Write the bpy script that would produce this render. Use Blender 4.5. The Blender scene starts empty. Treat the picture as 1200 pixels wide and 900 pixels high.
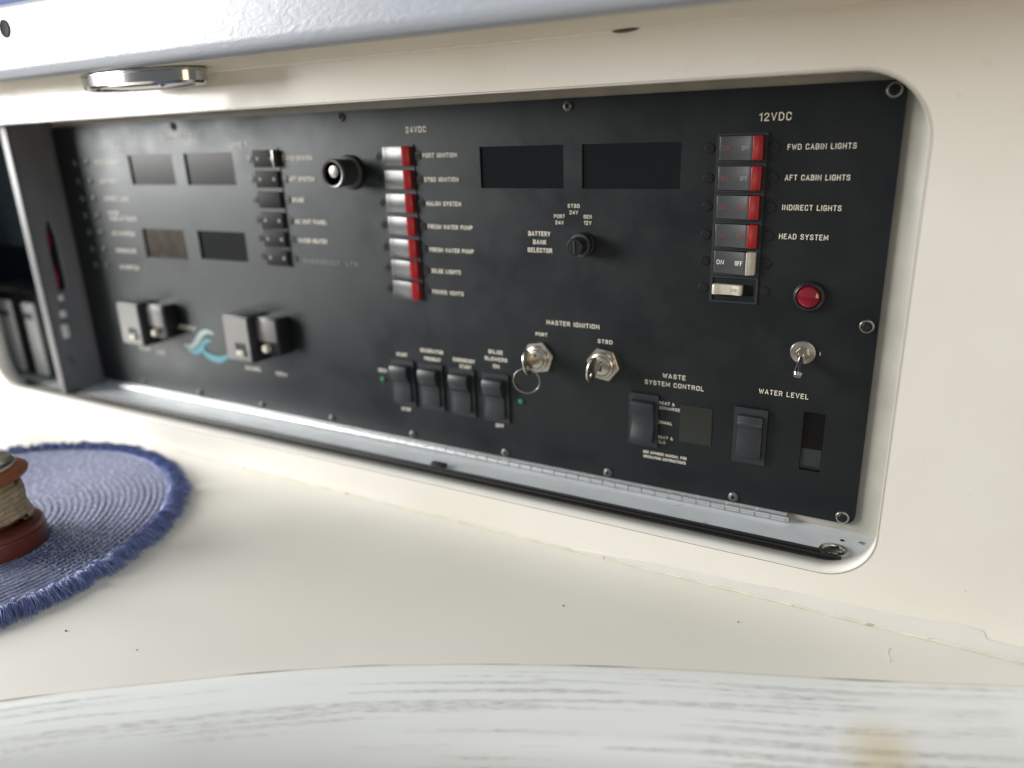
import bpy, bmesh, math, random
from mathutils import Vector, Matrix
random.seed(7)
PI = math.pi
S = bpy.context.scene
COL = S.collection

# ------------------------------------------------------------------ camera
CAM = Vector((1.0865, -0.65, 0.3785))
cam_d = bpy.data.cameras.new("camera"); cam = bpy.data.objects.new("camera", cam_d); COL.objects.link(cam)
ROT = Matrix(((0.87430001, -0.12550521, 0.46887944),
              (0.48425227, 0.29152087, -0.82493353),
              (-0.03315469, 0.94829533, 0.31565288)))
cam.matrix_world = Matrix.Translation(CAM) @ ROT.to_4x4()
cam_d.sensor_width = 36; cam_d.lens = 26.5625
cam_d.clip_start = 0.01; cam_d.clip_end = 50
cam_d.dof.use_dof = True
cam_d.dof.focus_distance = 0.64
cam_d.dof.aperture_fstop = 2.25
S.camera = cam
S.view_settings.view_transform = 'Standard'; S.view_settings.look = 'None'
S.view_settings.exposure = 0.05; S.view_settings.gamma = 1

# ------------------------------------------------------------------ world and lamps
W = bpy.data.worlds.new("World"); S.world = W; W.use_nodes = True
bg = W.node_tree.nodes['Background']
bg.inputs[0].default_value = (0.92, 0.96, 1.0, 1); bg.inputs[1].default_value = 0.24

def lamp(name, loc, target, sx, sy, radiance, col):
    d = bpy.data.lights.new(name, 'AREA'); d.shape = 'RECTANGLE'; d.size = sx; d.size_y = sy
    d.energy = radiance * PI * sx * sy; d.color = col
    o = bpy.data.objects.new(name, d); COL.objects.link(o); o.location = loc
    o.rotation_euler = (Vector(target) - Vector(loc)).to_track_quat('-Z', 'Y').to_euler()
    return o
lamp('window_light_left', (-1.7, -0.28, 0.95), (0.3, -0.25, 0.1), 0.8, 0.7, 15.0, (1.0, 0.95, 0.80))
lamp('window_light_front_left', (-1.9, -1.45, 0.89), (0.3, 0, 0.3), 1.1, 1.05, 37, (1.0, 0.985, 0.955))
lamp('added_top_fill', (1.5, -1.25, 1.6), (0.9, -0.2, 0.1), 0.8, 0.6, 4.4, (0.88, 0.94, 1.0))  # cool fill added from above, no opening known there
lamp('added_warm_fill', (2.1, -2.0, 0.15), (1.1, -0.1, 0.4), 0.8, 0.6, 4.4, (1.0, 0.78, 0.48))  # added fill that warms the upper right wall, no such lamp known

# ------------------------------------------------------------------ materials
def mat(name, col, rough=0.5, metal=0.0, bump=0.0, bscale=200.0, var=0.0, vscale=20.0, var_col=None,
        coat=0.0, spec=0.5, detail=4.0, coords='Object'):
    m = bpy.data.materials.new(name); m.use_nodes = True
    nt = m.node_tree; b = nt.nodes['Principled BSDF']
    b.inputs['Base Color'].default_value = (*col, 1); b.inputs['Roughness'].default_value = rough
    b.inputs['Metallic'].default_value = metal; b.inputs['Coat Weight'].default_value = coat
    b.inputs['Specular IOR Level'].default_value = spec
    tc = nt.nodes.new('ShaderNodeTexCoord')
    if var > 0:
        n = nt.nodes.new('ShaderNodeTexNoise'); n.inputs['Scale'].default_value = vscale
        n.inputs['Detail'].default_value = detail
        nt.links.new(tc.outputs[coords], n.inputs['Vector'])
        r = nt.nodes.new('ShaderNodeValToRGB')
        r.color_ramp.elements[0].position = 0.35; r.color_ramp.elements[1].position = 0.68
        vc = var_col or tuple(c * (1 - var) for c in col)
        r.color_ramp.elements[0].color = (*vc, 1); r.color_ramp.elements[1].color = (*col, 1)
        nt.links.new(n.outputs['Fac'], r.inputs[0]); nt.links.new(r.outputs[0], b.inputs['Base Color'])
    if bump > 0:
        n2 = nt.nodes.new('ShaderNodeTexNoise'); n2.inputs['Scale'].default_value = bscale
        n2.inputs['Detail'].default_value = 3
        nt.links.new(tc.outputs[coords], n2.inputs['Vector'])
        bp = nt.nodes.new('ShaderNodeBump'); bp.inputs['Strength'].default_value = bump
        bp.inputs['Distance'].default_value = 0.09 / bscale
        nt.links.new(n2.outputs['Fac'], bp.inputs['Height']); nt.links.new(bp.outputs[0], b.inputs['Normal'])
    return m

def specks(m, scale, thresh, col, amount=1.0, stretch=(1, 1, 1)):
    """dust, pinholes or grime dots mixed over what the base colour already is"""
    nt = m.node_tree; b = nt.nodes['Principled BSDF']
    tc = nt.nodes.new('ShaderNodeTexCoord'); mp = nt.nodes.new('ShaderNodeMapping')
    mp.inputs['Scale'].default_value = stretch
    nt.links.new(tc.outputs['Object'], mp.inputs[0])
    v = nt.nodes.new('ShaderNodeTexNoise'); v.inputs['Scale'].default_value = scale; v.inputs['Detail'].default_value = 1.5
    nt.links.new(mp.outputs[0], v.inputs['Vector'])
    r = nt.nodes.new('ShaderNodeMapRange'); r.inputs[1].default_value = thresh; r.inputs[2].default_value = thresh + 0.03
    r.inputs[4].default_value = amount
    nt.links.new(v.outputs['Fac'], r.inputs[0])
    mx = nt.nodes.new('ShaderNodeMix'); mx.data_type = 'RGBA'
    old = b.inputs['Base Color'].links
    if old: nt.links.new(old[0].from_socket, mx.inputs[6])
    else: mx.inputs[6].default_value = b.inputs['Base Color'].default_value
    mx.inputs[7].default_value = (*col, 1)
    nt.links.new(r.outputs[0], mx.inputs[0]); nt.links.new(mx.outputs[2], b.inputs['Base Color'])
    return m

def roughvar(m, lo, hi, scale):
    nt = m.node_tree; b = nt.nodes['Principled BSDF']
    tc = nt.nodes.new('ShaderNodeTexCoord'); n = nt.nodes.new('ShaderNodeTexNoise')
    n.inputs['Scale'].default_value = scale; n.inputs['Detail'].default_value = 5; n.inputs['Roughness'].default_value = 0.65
    r = nt.nodes.new('ShaderNodeMapRange'); r.inputs[1].default_value = 0.35; r.inputs[2].default_value = 0.68
    r.inputs[3].default_value = lo; r.inputs[4].default_value = hi
    nt.links.new(tc.outputs['Object'], n.inputs['Vector']); nt.links.new(n.outputs['Fac'], r.inputs[0])
    nt.links.new(r.outputs[0], b.inputs['Roughness'])
M = {}
M['fascia'] = mat('cream_gelcoat', (0.75, 0.735, 0.695), 0.38, bump=0.10, bscale=90, var=1, var_col=(0.71, 0.685, 0.625), vscale=7, coat=0.15)
specks(M['fascia'], 260, 0.77, (0.42, 0.38, 0.32), 0.6)
specks(M['fascia'], 38, 0.73, (0.62, 0.58, 0.52), 0.35)
M['rim'] = mat('pale_edge_band', (0.68, 0.67, 0.63), 0.4, var=0.06, vscale=30, bump=0.05)
M['seam'] = mat('dark_seam_glue', (0.10, 0.08, 0.06), 0.7)
M['counter'] = mat('cream_laminate', (0.745, 0.73, 0.675), 0.34, bump=0.08, bscale=380, var=1, var_col=(0.715, 0.695, 0.63), vscale=5, spec=0.5)
specks(M['counter'], 210, 0.785, (0.35, 0.3, 0.25), 0.7)
M['liner'] = mat('grey_painted_liner', (0.38, 0.37, 0.33), 0.45, bump=0.2, bscale=160, var=1, var_col=(0.31, 0.30, 0.265), vscale=28)
M['shelf'] = mat('pale_grey_aluminium_shelf', (0.66, 0.70, 0.73), 0.36, metal=0.15, bump=0.12, bscale=300, var=0.1, vscale=40)
specks(M['shelf'], 150, 0.72, (0.3, 0.3, 0.3), 0.6)
M['track'] = mat('black_rubber_track', (0.012, 0.012, 0.013), 0.42)
M['panel'] = mat('black_crackle_paint', (0.0045, 0.0062, 0.0078), 0.41, bump=0.35, bscale=1100, var=0.25, vscale=600, spec=0.5)
specks(M['panel'], 330, 0.775, (0.16, 0.16, 0.15), 0.6)
M['panel'].node_tree.nodes['Principled BSDF'].inputs['Specular Tint'].default_value = (0.90, 0.97, 1.0, 1)
roughvar(M['panel'], 0.35, 0.50, 14); roughvar(M['fascia'], 0.28, 0.48, 9); roughvar(M['counter'], 0.31, 0.37, 5)
M['black'] = mat('black_plastic', (0.012, 0.013, 0.016), 0.3, bump=0.1, bscale=900)
M['blackmatte'] = mat('black_matte_plastic', (0.017, 0.021, 0.026), 0.45, bump=0.25, bscale=900)
M['deadblack'] = mat('dull_black_rocker', (0.006, 0.007, 0.008), 0.6, spec=0.2)
M['rocker'] = mat('dark_grey_rocker_plastic', (0.046, 0.050, 0.053), 0.30, bump=0.08, bscale=600)
M['red'] = mat('red_plastic', (0.42, 0.010, 0.020), 0.35, bump=0.1, bscale=500)
M['ivory'] = mat('ivory_plastic', (0.55, 0.52, 0.44), 0.4, var=0.12, vscale=200)
M['print'] = mat('cream_lettering_print', (0.76, 0.73, 0.63), 0.6)
M['printdim'] = mat('worn_grey_lettering', (0.20, 0.20, 0.19), 0.6)
M['redprint'] = mat('faded_red_lettering', (0.22, 0.05, 0.05), 0.6)
M['greyprint'] = mat('worn_silver_lettering', (0.24, 0.22, 0.21), 0.6)
M['glass'] = mat('smoked_display_glass', (0.004, 0.005, 0.006), 0.06, spec=0.5, bump=0.012, bscale=30)
specks(M['glass'], 420, 0.76, (0.10, 0.10, 0.10), 0.5)
M['glassdusty'] = mat('dusty_display_glass', (0.005, 0.006, 0.007), 0.24, spec=0.16)
M['glassbrown'] = mat('brown_display_glass', (0.040, 0.028, 0.014), 0.28, spec=0.25, var=0.75, vscale=60)
M['glassgrey'] = mat('grey_green_lens', (0.018, 0.021, 0.018), 0.3)
M['chrome'] = mat('chrome', (0.45, 0.44, 0.43), 0.14, metal=1.0, bump=0.03, bscale=60)
M['steel'] = mat('worn_steel', (0.60, 0.585, 0.55), 0.30, metal=1.0, bump=0.25, bscale=500, var=0.3, vscale=150)
M['nickel'] = mat('nickel_plate', (0.66, 0.63, 0.57), 0.27, metal=1.0, bump=0.15, bscale=300, var=0.15, vscale=90)
M['hinge'] = mat('satin_aluminium', (0.72, 0.73, 0.74), 0.34, metal=0.9, bump=0.1, bscale=400)
M['screw'] = mat('blackened_screw', (0.03, 0.03, 0.033), 0.32, metal=0.6)
M['palescrew'] = mat('grey_plated_screw', (0.42, 0.42, 0.41), 0.4, metal=0.3)
M['greyscrew'] = mat('dull_dark_screw', (0.11, 0.11, 0.115), 0.38, metal=0.4)
M['ringsteel'] = mat('dark_ring_steel', (0.28, 0.27, 0.25), 0.35, metal=0.9)
M['hole'] = mat('dark_recess', (0.004, 0.004, 0.004), 0.9)
M['redlens'] = mat('ruby_lens', (0.16, 0.006, 0.016), 0.12, coat=0.6)
M['green'] = mat('green_indicator', (0.03, 0.22, 0.12), 0.3)
M['clear'] = mat('smoky_indicator_lens', (0.10, 0.115, 0.13), 0.25)
M['teal'] = mat('teal_print', (0.09, 0.28, 0.34), 0.5)
M['paleblue'] = mat('pale_blue_print', (0.33, 0.43, 0.41), 0.5)
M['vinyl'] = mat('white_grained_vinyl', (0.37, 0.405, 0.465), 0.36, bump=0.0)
M['lipwarm'] = mat('cream_soffit_paint', (0.76, 0.70, 0.58), 0.45, var=0.06, vscale=12)
M['darkwood'] = mat('red_brown_wood', (0.15, 0.035, 0.018), 0.38, var=1, var_col=(0.09, 0.020, 0.012), vscale=30, bump=0.2, bscale=160)
M['lightwood'] = mat('orange_brown_wood', (0.34, 0.11, 0.035), 0.4, var=1, var_col=(0.22, 0.065, 0.022), vscale=40, bump=0.2, bscale=160)
M['rope'] = mat('natural_twine', (0.44, 0.36, 0.25), 0.85, var=1, var_col=(0.29, 0.23, 0.15), vscale=130, bump=0.9, bscale=600)
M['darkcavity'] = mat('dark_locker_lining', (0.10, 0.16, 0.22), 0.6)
M['divider'] = mat('grey_divider_board', (0.18, 0.19, 0.21), 0.5, var=0.15, vscale=20)
M['divedge'] = mat('pale_divider_edging', (0.14, 0.14, 0.15), 0.45)
M['casewhite'] = mat('white_case_plastic', (0.80, 0.83, 0.83), 0.4, var=0.1, vscale=9)
M['wirered'] = mat('red_cable', (0.32, 0.02, 0.035), 0.5)
M['blue'] = mat('blue_upholstery', (0.03, 0.07, 0.22), 0.8, bump=0.4, bscale=300)
M['caulk'] = mat('yellowed_caulk', (0.72, 0.685, 0.58), 0.5, bump=0.5, bscale=120, var=0.15, vscale=60)
specks(M['caulk'], 120, 0.66, (0.33, 0.28, 0.2), 0.7)
M['patch'] = mat('greyer_touch_up_paint', (0.68, 0.665, 0.635), 0.5, var=0.04, vscale=30)
M['chip'] = mat('exposed_dark_chip', (0.10, 0.07, 0.06), 0.9)

# vinyl grain: creased cells
nt = M['vinyl'].node_tree; b = nt.nodes['Principled BSDF']
tc = nt.nodes.new('ShaderNodeTexCoord'); mp = nt.nodes.new('ShaderNodeMapping'); mp.inputs['Scale'].default_value = (0.5, 1, 1)
n = nt.nodes.new('ShaderNodeTexNoise'); n.inputs['Scale'].default_value = 150; n.inputs['Detail'].default_value = 4; n.inputs['Distortion'].default_value = 1.2
bp = nt.nodes.new('ShaderNodeBump'); bp.inputs['Strength'].default_value = 0.32; bp.inputs['Distance'].default_value = 0.0012
nt.links.new(tc.outputs['Object'], mp.inputs[0]); nt.links.new(mp.outputs[0], n.inputs['Vector'])
nt.links.new(n.outputs['Fac'], bp.inputs['Height']); nt.links.new(bp.outputs[0], b.inputs['Normal'])

# whitewashed open-grain wood, grain runs along U of the rail
def rail_material():
    m = bpy.data.materials.new('whitewashed_wood'); m.use_nodes = True
    nt = m.node_tree; b = nt.nodes['Principled BSDF']; L = nt.links.new
    b.inputs['Roughness'].default_value = 0.33
    uv = nt.nodes.new('ShaderNodeUVMap'); uv.uv_map = 'UVMap'
    def noise(sc, scale, detail=3, dist=0.0, rough=0.5):
        mp = nt.nodes.new('ShaderNodeMapping'); mp.inputs['Scale'].default_value = (*sc, 1)
        L(uv.outputs[0], mp.inputs[0])
        n = nt.nodes.new('ShaderNodeTexNoise'); n.inputs['Scale'].default_value = scale
        n.inputs['Detail'].default_value = detail; n.inputs['Distortion'].default_value = dist
        n.inputs['Roughness'].default_value = rough
        L(mp.outputs[0], n.inputs['Vector']); return n.outputs['Fac']
    def rng(src, a, c, lo=0.0, hi=1.0):
        r = nt.nodes.new('ShaderNodeMapRange'); L(src, r.inputs[0])
        for i, v in zip((1, 2, 3, 4), (a, c, lo, hi)): r.inputs[i].default_value = v
        return r.outputs[0]
    def mul(a, c):
        x = nt.nodes.new('ShaderNodeMath'); x.operation = 'MULTIPLY'; L(a, x.inputs[0]); L(c, x.inputs[1]); return x.outputs[0]
    pores = rng(noise((11, 330), 7, 3, 0.2, 0.6), 0.50, 0.58)
    bands = rng(noise((0.9, 60), 3.4, 1, 0.7), 0.53, 0.575)
    breaks = rng(noise((2.5, 8), 3, 2), 0.38, 0.55)
    grain = mul(mul(pores, bands), breaks)
    mx = nt.nodes.new('ShaderNodeMix'); mx.data_type = 'RGBA'
    mx.inputs[6].default_value = (0.80, 0.82, 0.81, 1); mx.inputs[7].default_value = (0.22, 0.22, 0.21, 1)
    L(rng(grain, 0, 1, 0, 0.58), mx.inputs[0])
    # yellow varnish stain, a shape of its own near the right end of the rail
    geo = nt.nodes.new('ShaderNodeNewGeometry')
    dist = nt.nodes.new('ShaderNodeVectorMath'); dist.operation = 'DISTANCE'
    dist.inputs[1].default_value = (1.0954, -0.2064, -0.012)
    L(geo.outputs['Position'], dist.inputs[0])
    st = rng(dist.outputs['Value'], 0.030, 0.006)
    mx2 = nt.nodes.new('ShaderNodeMix'); mx2.data_type = 'RGBA'
    L(rng(st, 0, 1, 0, 0.55), mx2.inputs[0]); L(mx.outputs[2], mx2.inputs[6]); mx2.inputs[7].default_value = (0.62, 0.45, 0.16, 1)
    L(mx2.outputs[2], b.inputs['Base Color'])
    bp = nt.nodes.new('ShaderNodeBump'); bp.invert = True; bp.inputs['Strength'].default_value = 0.5; bp.inputs['Distance'].default_value = 0.0006
    L(grain, bp.inputs['Height']); L(bp.outputs[0], b.inputs['Normal'])
    return m
M['rail'] = rail_material()

# woven mat: polar UV (u along the ring in metres, v = radius)
def mat_weave():
    m = bpy.data.materials.new('denim_blue_woven_braid'); m.use_nodes = True
    nt = m.node_tree; b = nt.nodes['Principled BSDF']; L = nt.links.new
    b.inputs['Roughness'].default_value = 0.75
    b.inputs['Sheen Weight'].default_value = 0.9; b.inputs['Sheen Roughness'].default_value = 0.35; b.inputs['Sheen Tint'].default_value = (0.80, 0.82, 1.0, 1)
    uv = nt.nodes.new('ShaderNodeUVMap'); uv.uv_map = 'UVMap'
    mp = nt.nodes.new('ShaderNodeMapping'); mp.inputs['Scale'].default_value = (1, 1, 1); L(uv.outputs[0], mp.inputs[0])
    n = nt.nodes.new('ShaderNodeTexNoise'); n.inputs['Scale'].default_value = 420; n.inputs['Detail'].default_value = 2
    L(mp.outputs[0], n.inputs['Vector'])
    r = nt.nodes.new('ShaderNodeValToRGB')
    cr = r.color_ramp; cr.elements[0].position = 0.38; cr.elements[0].color = (0.014, 0.022, 0.070, 1)
    cr.elements[1].position = 0.66; cr.elements[1].color = (0.52, 0.54, 0.62, 1)
    e = cr.elements.new(0.52); e.color = (0.085, 0.11, 0.26, 1)
    L(n.outputs['Fac'], r.inputs[0])
    n3 = nt.nodes.new('ShaderNodeTexNoise'); n3.inputs['Scale'].default_value = 9; L(mp.outputs[0], n3.inputs['Vector'])
    mx = nt.nodes.new('ShaderNodeMix'); mx.data_type = 'RGBA'; mx.blend_type = 'MULTIPLY'
    mx.inputs[0].default_value = 0.5
    L(r.outputs[0], mx.inputs[6]); L(n3.outputs['Fac'], mx.inputs[7])
    L(r.outputs[0], b.inputs['Base Color'])
    bp = nt.nodes.new('ShaderNodeBump'); bp.inputs['Strength'].default_value = 0.8; bp.inputs['Distance'].default_value = 0.0012
    L(n.outputs['Fac'], bp.inputs['Height']); L(bp.outputs[0], b.inputs['Normal'])
    return m
M['weave'] = mat_weave()
def fibre(name, c1, c2):
    m = bpy.data.materials.new(name); m.use_nodes = True
    nt = m.node_tree; b = nt.nodes['Principled BSDF']; b.inputs['Roughness'].default_value = 0.5
    b.inputs['Sheen Weight'].default_value = 0.4
    g = nt.nodes.new('ShaderNodeNewGeometry'); r = nt.nodes.new('ShaderNodeValToRGB')
    r.color_ramp.elements[0].color = (*c1, 1); r.color_ramp.elements[1].color = (*c2, 1)
    nt.links.new(g.outputs['Random Per Island'], r.inputs[0]); nt.links.new(r.outputs[0], b.inputs['Base Color'])
    return m
M['fringe'] = fibre('blue_fringe_yarn', (0.008, 0.028, 0.17), (0.30, 0.38, 0.74))

# ------------------------------------------------------------------ helpers
WP = {}
def link(name, me, m, parent=None, loc=(0, 0, 0), rot=None, label=None, kind=None):
    """one object; loc is a world position when rotations of parents are zero"""
    o = bpy.data.objects.new(name, me); COL.objects.link(o)
    if me is not None and m is not None and len(me.materials) == 0: me.materials.append(m)
    loc = Vector(loc); WP[o.name] = loc
    if parent is not None:
        o.parent = parent; o.location = loc - WP[parent.name]
    else: o.location = loc
    if rot: o.rotation_euler = rot
    if label: o['label'] = label
    if kind: o['kind'] = kind
    return o
def thing(name, label, cat, loc=(0, 0, 0), group=None):
    o = bpy.data.objects.new(name, None); COL.objects.link(o); o.location = loc; o.empty_display_size = 0.02
    WP[o.name] = Vector(loc); o['label'] = label; o['category'] = cat
    if group: o['group'] = group
    return o
def tag(o, label, cat, group=None):
    o['label'] = label; o['category'] = cat
    if group: o['group'] = group
def finish(bm, name, smooth=False, angle=35):
    bmesh.ops.recalc_face_normals(bm, faces=bm.faces)
    me = bpy.data.meshes.new(name); bm.to_mesh(me); bm.free()
    if smooth:
        for p in me.polygons: p.use_smooth = True
        me.set_sharp_from_angle(angle=math.radians(angle))
    return me
def box_bm(x0, x1, y0, y1, z0, z1, bev=0.0, seg=2):
    bm = bmesh.new()
    v = [bm.verts.new(p) for p in ((x0,y0,z0),(x1,y0,z0),(x1,y1,z0),(x0,y1,z0),(x0,y0,z1),(x1,y0,z1),(x1,y1,z1),(x0,y1,z1))]
    for f in ((0,3,2,1),(4,5,6,7),(0,1,5,4),(1,2,6,5),(2,3,7,6),(3,0,4,7)): bm.faces.new([v[i] for i in f])
    if bev > 0: bmesh.ops.bevel(bm, geom=list(bm.edges), offset=bev, segments=seg, affect='EDGES', profile=0.5)
    return bm
def box(x0, x1, y0, y1, z0, z1, bev=0.0, seg=2): return finish(box_bm(x0, x1, y0, y1, z0, z1, bev, seg), 'box', bev > 0)
def lathe(prof, n=32, axis='Y', name='lathe'):
    """prof: (radius, height); axis Y means the height runs towards the viewer (-Y)"""
    bm = bmesh.new(); rings = []
    for r, h in prof:
        ring = []
        for i in range(n):
            a = 2 * PI * i / n
            x, z = r * math.cos(a), r * math.sin(a)
            ring.append(bm.verts.new((x, -h, z) if axis == 'Y' else (x, z, h)))
        rings.append(ring)
    for a, c in zip(rings, rings[1:]):
        for i in range(n): bm.faces.new((a[i], a[(i+1) % n], c[(i+1) % n], c[i]))
    if prof[-1][0] > 1e-6: bm.faces.new(rings[-1])
    if prof[0][0] > 1e-6: bm.faces.new(list(reversed(rings[0])))
    bmesh.ops.remove_doubles(bm, verts=bm.verts, dist=1e-6)
    return finish(bm, name, True, 32)
def extrude_x(prof, x0, x1, bev=0.0, name='profile'):
    """prof: closed (y, z) outline"""
    bm = bmesh.new()
    a = [bm.verts.new((x0, y, z)) for y, z in prof]; c = [bm.verts.new((x1, y, z)) for y, z in prof]
    k = len(prof)
    for i in range(k): bm.faces.new((a[i], a[(i+1) % k], c[(i+1) % k], c[i]))
    bm.faces.new(a); bm.faces.new(list(reversed(c)))
    bmesh.ops.recalc_face_normals(bm, faces=bm.faces)
    if bev > 0: bmesh.ops.bevel(bm, geom=list(bm.edges), offset=bev, segments=2, affect='EDGES', profile=0.5)
    return finish(bm, name, True, 30)
def extrude_z(prof, z0, z1, bev=0.0, name='profile'):
    """prof: closed (x, y) outline"""
    bm = bmesh.new()
    a = [bm.verts.new((x, y, z0)) for x, y in prof]; c = [bm.verts.new((x, y, z1)) for x, y in prof]
    k = len(prof)
    for i in range(k): bm.faces.new((a[i], a[(i+1) % k], c[(i+1) % k], c[i]))
    bm.faces.new(a); bm.faces.new(list(reversed(c)))
    bmesh.ops.recalc_face_normals(bm, faces=bm.faces)
    if bev > 0: bmesh.ops.bevel(bm, geom=list(bm.edges), offset=bev, segments=2, affect='EDGES', profile=0.5)
    return finish(bm, name, True, 30)
def rrect(x0, x1, z0, z1, r, n=10):
    """rounded rectangle outline; r = one radius or (bl, br, tr, tl)"""
    if not isinstance(r, (tuple, list)): r = (r,) * 4
    pts = []
    for (cx, cz, rr, a0) in ((x0+r[0], z0+r[0], r[0], PI), (x1-r[1], z0+r[1], r[1], 1.5*PI), (x1-r[2], z1-r[2], r[2], 0), (x0+r[3], z1-r[3], r[3], 0.5*PI)):
        for i in range(n + 1):
            a = a0 + 0.5 * PI * i / n
            pts.append((cx + rr * math.cos(a), cz + rr * math.sin(a)))
    return pts
def circle(cx, cz, r, n=24): return [(cx + r*math.cos(2*PI*i/n), cz + r*math.sin(2*PI*i/n)) for i in range(n)]
def plate(outlines, y_front, y_back, bev=0.0, name='plate'):
    """sheet standing in XZ with holes; solid between y_front (towards the viewer) and y_back"""
    cu = bpy.data.curves.new('outline', 'CURVE'); cu.dimensions = '2D'; cu.fill_mode = 'BOTH'
    for pts in outlines:
        s = cu.splines.new('POLY'); s.points.add(len(pts) - 1); s.use_cyclic_u = True
        for p, q in zip(s.points, pts): p.co = (q[0], q[1], 0, 1)
    cu.extrude = abs(y_back - y_front) / 2 - bev
    if bev > 0: cu.bevel_depth = bev; cu.bevel_resolution = 2; cu.offset = -bev
    t = bpy.data.objects.new('tmp', cu); me = bpy.data.meshes.new_from_object(t)
    bpy.data.objects.remove(t); bpy.data.curves.remove(cu)
    mid = (y_front + y_back) / 2
    for v in me.vertices: v.co = (v.co.x, mid - v.co.z, v.co.y)
    bm = bmesh.new(); bm.from_mesh(me); bmesh.ops.remove_doubles(bm, verts=bm.verts, dist=1e-6)
    bpy.data.meshes.remove(me)
    return finish(bm, name, bev > 0, 40)
def tube(path, r, n=10, name='tube', closed=False):
    bm = bmesh.new(); rings = []
    P = [Vector(p) for p in path]; k = len(P)
    up = Vector((0.13, 0.31, 0.94)).normalized()
    for i, p in enumerate(P):
        if closed: t = (P[(i+1) % k] - P[i-1]).normalized()
        else: t = (P[min(i+1, k-1)] - P[max(i-1, 0)]).normalized()
        a = t.cross(up).normalized(); c = t.cross(a).normalized()
        rr = r(i / max(1, k-1)) if callable(r) else r
        rings.append([bm.verts.new(p + rr * (math.cos(2*PI*j/n) * a + math.sin(2*PI*j/n) * c)) for j in range(n)])
    m = k if closed else k - 1
    for i in range(m):
        A, B = rings[i], rings[(i+1) % k]
        for j in range(n): bm.faces.new((A[j], A[(j+1) % n], B[(j+1) % n], B[j]))
    if not closed: bm.faces.new(rings[0]); bm.faces.new(list(reversed(rings[-1])))
    return finish(bm, name, True, 60)
TXT = {}
# condensed single-stroke gothic: polylines on a 0..1 wide, 0..1 high cell, then the advance width
GL = {
'A': (1.0, [[(0,0),(.5,1),(1,0)],[(.19,.32),(.81,.32)]]), 'B': (.95, [[(0,0),(0,1),(.68,1),(.92,.88),(.92,.65),(.68,.53),(0,.53)],[(.68,.53),(.97,.40),(.97,.14),(.7,0),(0,0)]]),
'C': (.95, [[(.97,.74),(.93,.90),(.7,1),(.3,1),(.05,.88),(0,.7),(0,.3),(.05,.12),(.3,0),(.7,0),(.93,.10),(.97,.26)]]),
'D': (.95, [[(0,0),(0,1),(.62,1),(.92,.87),(1,.68),(1,.32),(.92,.13),(.62,0),(0,0)]]), 'E': (.82, [[(1,1),(0,1),(0,0),(1,0)],[(0,.53),(.8,.53)]]),
'F': (.80, [[(1,1),(0,1),(0,0)],[(0,.53),(.8,.53)]]), 'G': (.97, [[(.96,.76),(.9,.91),(.68,1),(.3,1),(.05,.88),(0,.7),(0,.3),(.05,.12),(.3,0),(.7,0),(.97,.12),(.97,.46),(.58,.46)]]),
'H': (.97, [[(0,0),(0,1)],[(1,0),(1,1)],[(0,.52),(1,.52)]]), 'I': (.04, [[(.5,0),(.5,1)]]), 'J': (.8, [[(1,1),(1,.22),(.85,.05),(.5,0),(.15,.05),(0,.25)]]),
'K': (.95, [[(0,0),(0,1)],[(.95,1),(0,.40)],[(.3,.6),(1,0)]]), 'L': (.80, [[(0,1),(0,0),(1,0)]]), 'M': (1.18, [[(0,0),(0,1),(.5,.25),(1,1),(1,0)]]),
'N': (1.0, [[(0,0),(0,1),(1,0),(1,1)]]), 'O': (.97, [[(.3,0),(.05,.12),(0,.3),(0,.7),(.05,.88),(.3,1),(.7,1),(.95,.88),(1,.7),(1,.3),(.95,.12),(.7,0),(.3,0)]]),
'P': (.92, [[(0,0),(0,1),(.68,1),(.95,.87),(.95,.58),(.68,.45),(0,.45)]]), 'Q': (.97, [[(.3,0),(0,.3),(0,.7),(.3,1),(.7,1),(1,.7),(1,.3),(.7,0),(.3,0)],[(.6,.25),(1,-.05)]]),
'R': (.95, [[(0,0),(0,1),(.68,1),(.95,.87),(.95,.60),(.68,.48),(0,.48)],[(.55,.48),(1,0)]]),
'S': (.93, [[(.95,.80),(.85,.94),(.6,1),(.35,1),(.06,.9),(.03,.66),(.2,.56),(.8,.46),(.97,.34),(.95,.1),(.65,0),(.35,0),(.1,.06),(0,.22)]]),
'T': (.88, [[(0,1),(1,1)],[(.5,1),(.5,0)]]), 'U': (.97, [[(0,1),(0,.28),(.08,.1),(.35,0),(.65,0),(.92,.1),(1,.28),(1,1)]]), 'V': (.98, [[(0,1),(.5,0),(1,1)]]),
'W': (1.35, [[(0,1),(.25,0),(.5,.85),(.75,0),(1,1)]]), 'X': (.95, [[(0,0),(1,1)],[(0,1),(1,0)]]), 'Y': (.95, [[(0,1),(.5,.45),(1,1)],[(.5,.45),(.5,0)]]), 'Z': (.9, [[(0,1),(1,1),(0,0),(1,0)]]),
'1': (.42, [[(0,.82),(1,1),(1,0)]]), '2': (.92, [[(.02,.76),(.1,.93),(.35,1),(.68,1),(.93,.9),(.95,.66),(0,.02),(0,0),(1,0)]]), '4': (.95, [[(.75,0),(.75,1),(0,.28),(1,.28)]]),
'&': (1.05, [[(1,0),(.2,.72),(.2,.9),(.4,1),(.6,.92),(.6,.76),(.05,.36),(.05,.12),(.3,0),(.6,.04),(.95,.42)]]),
}
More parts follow.
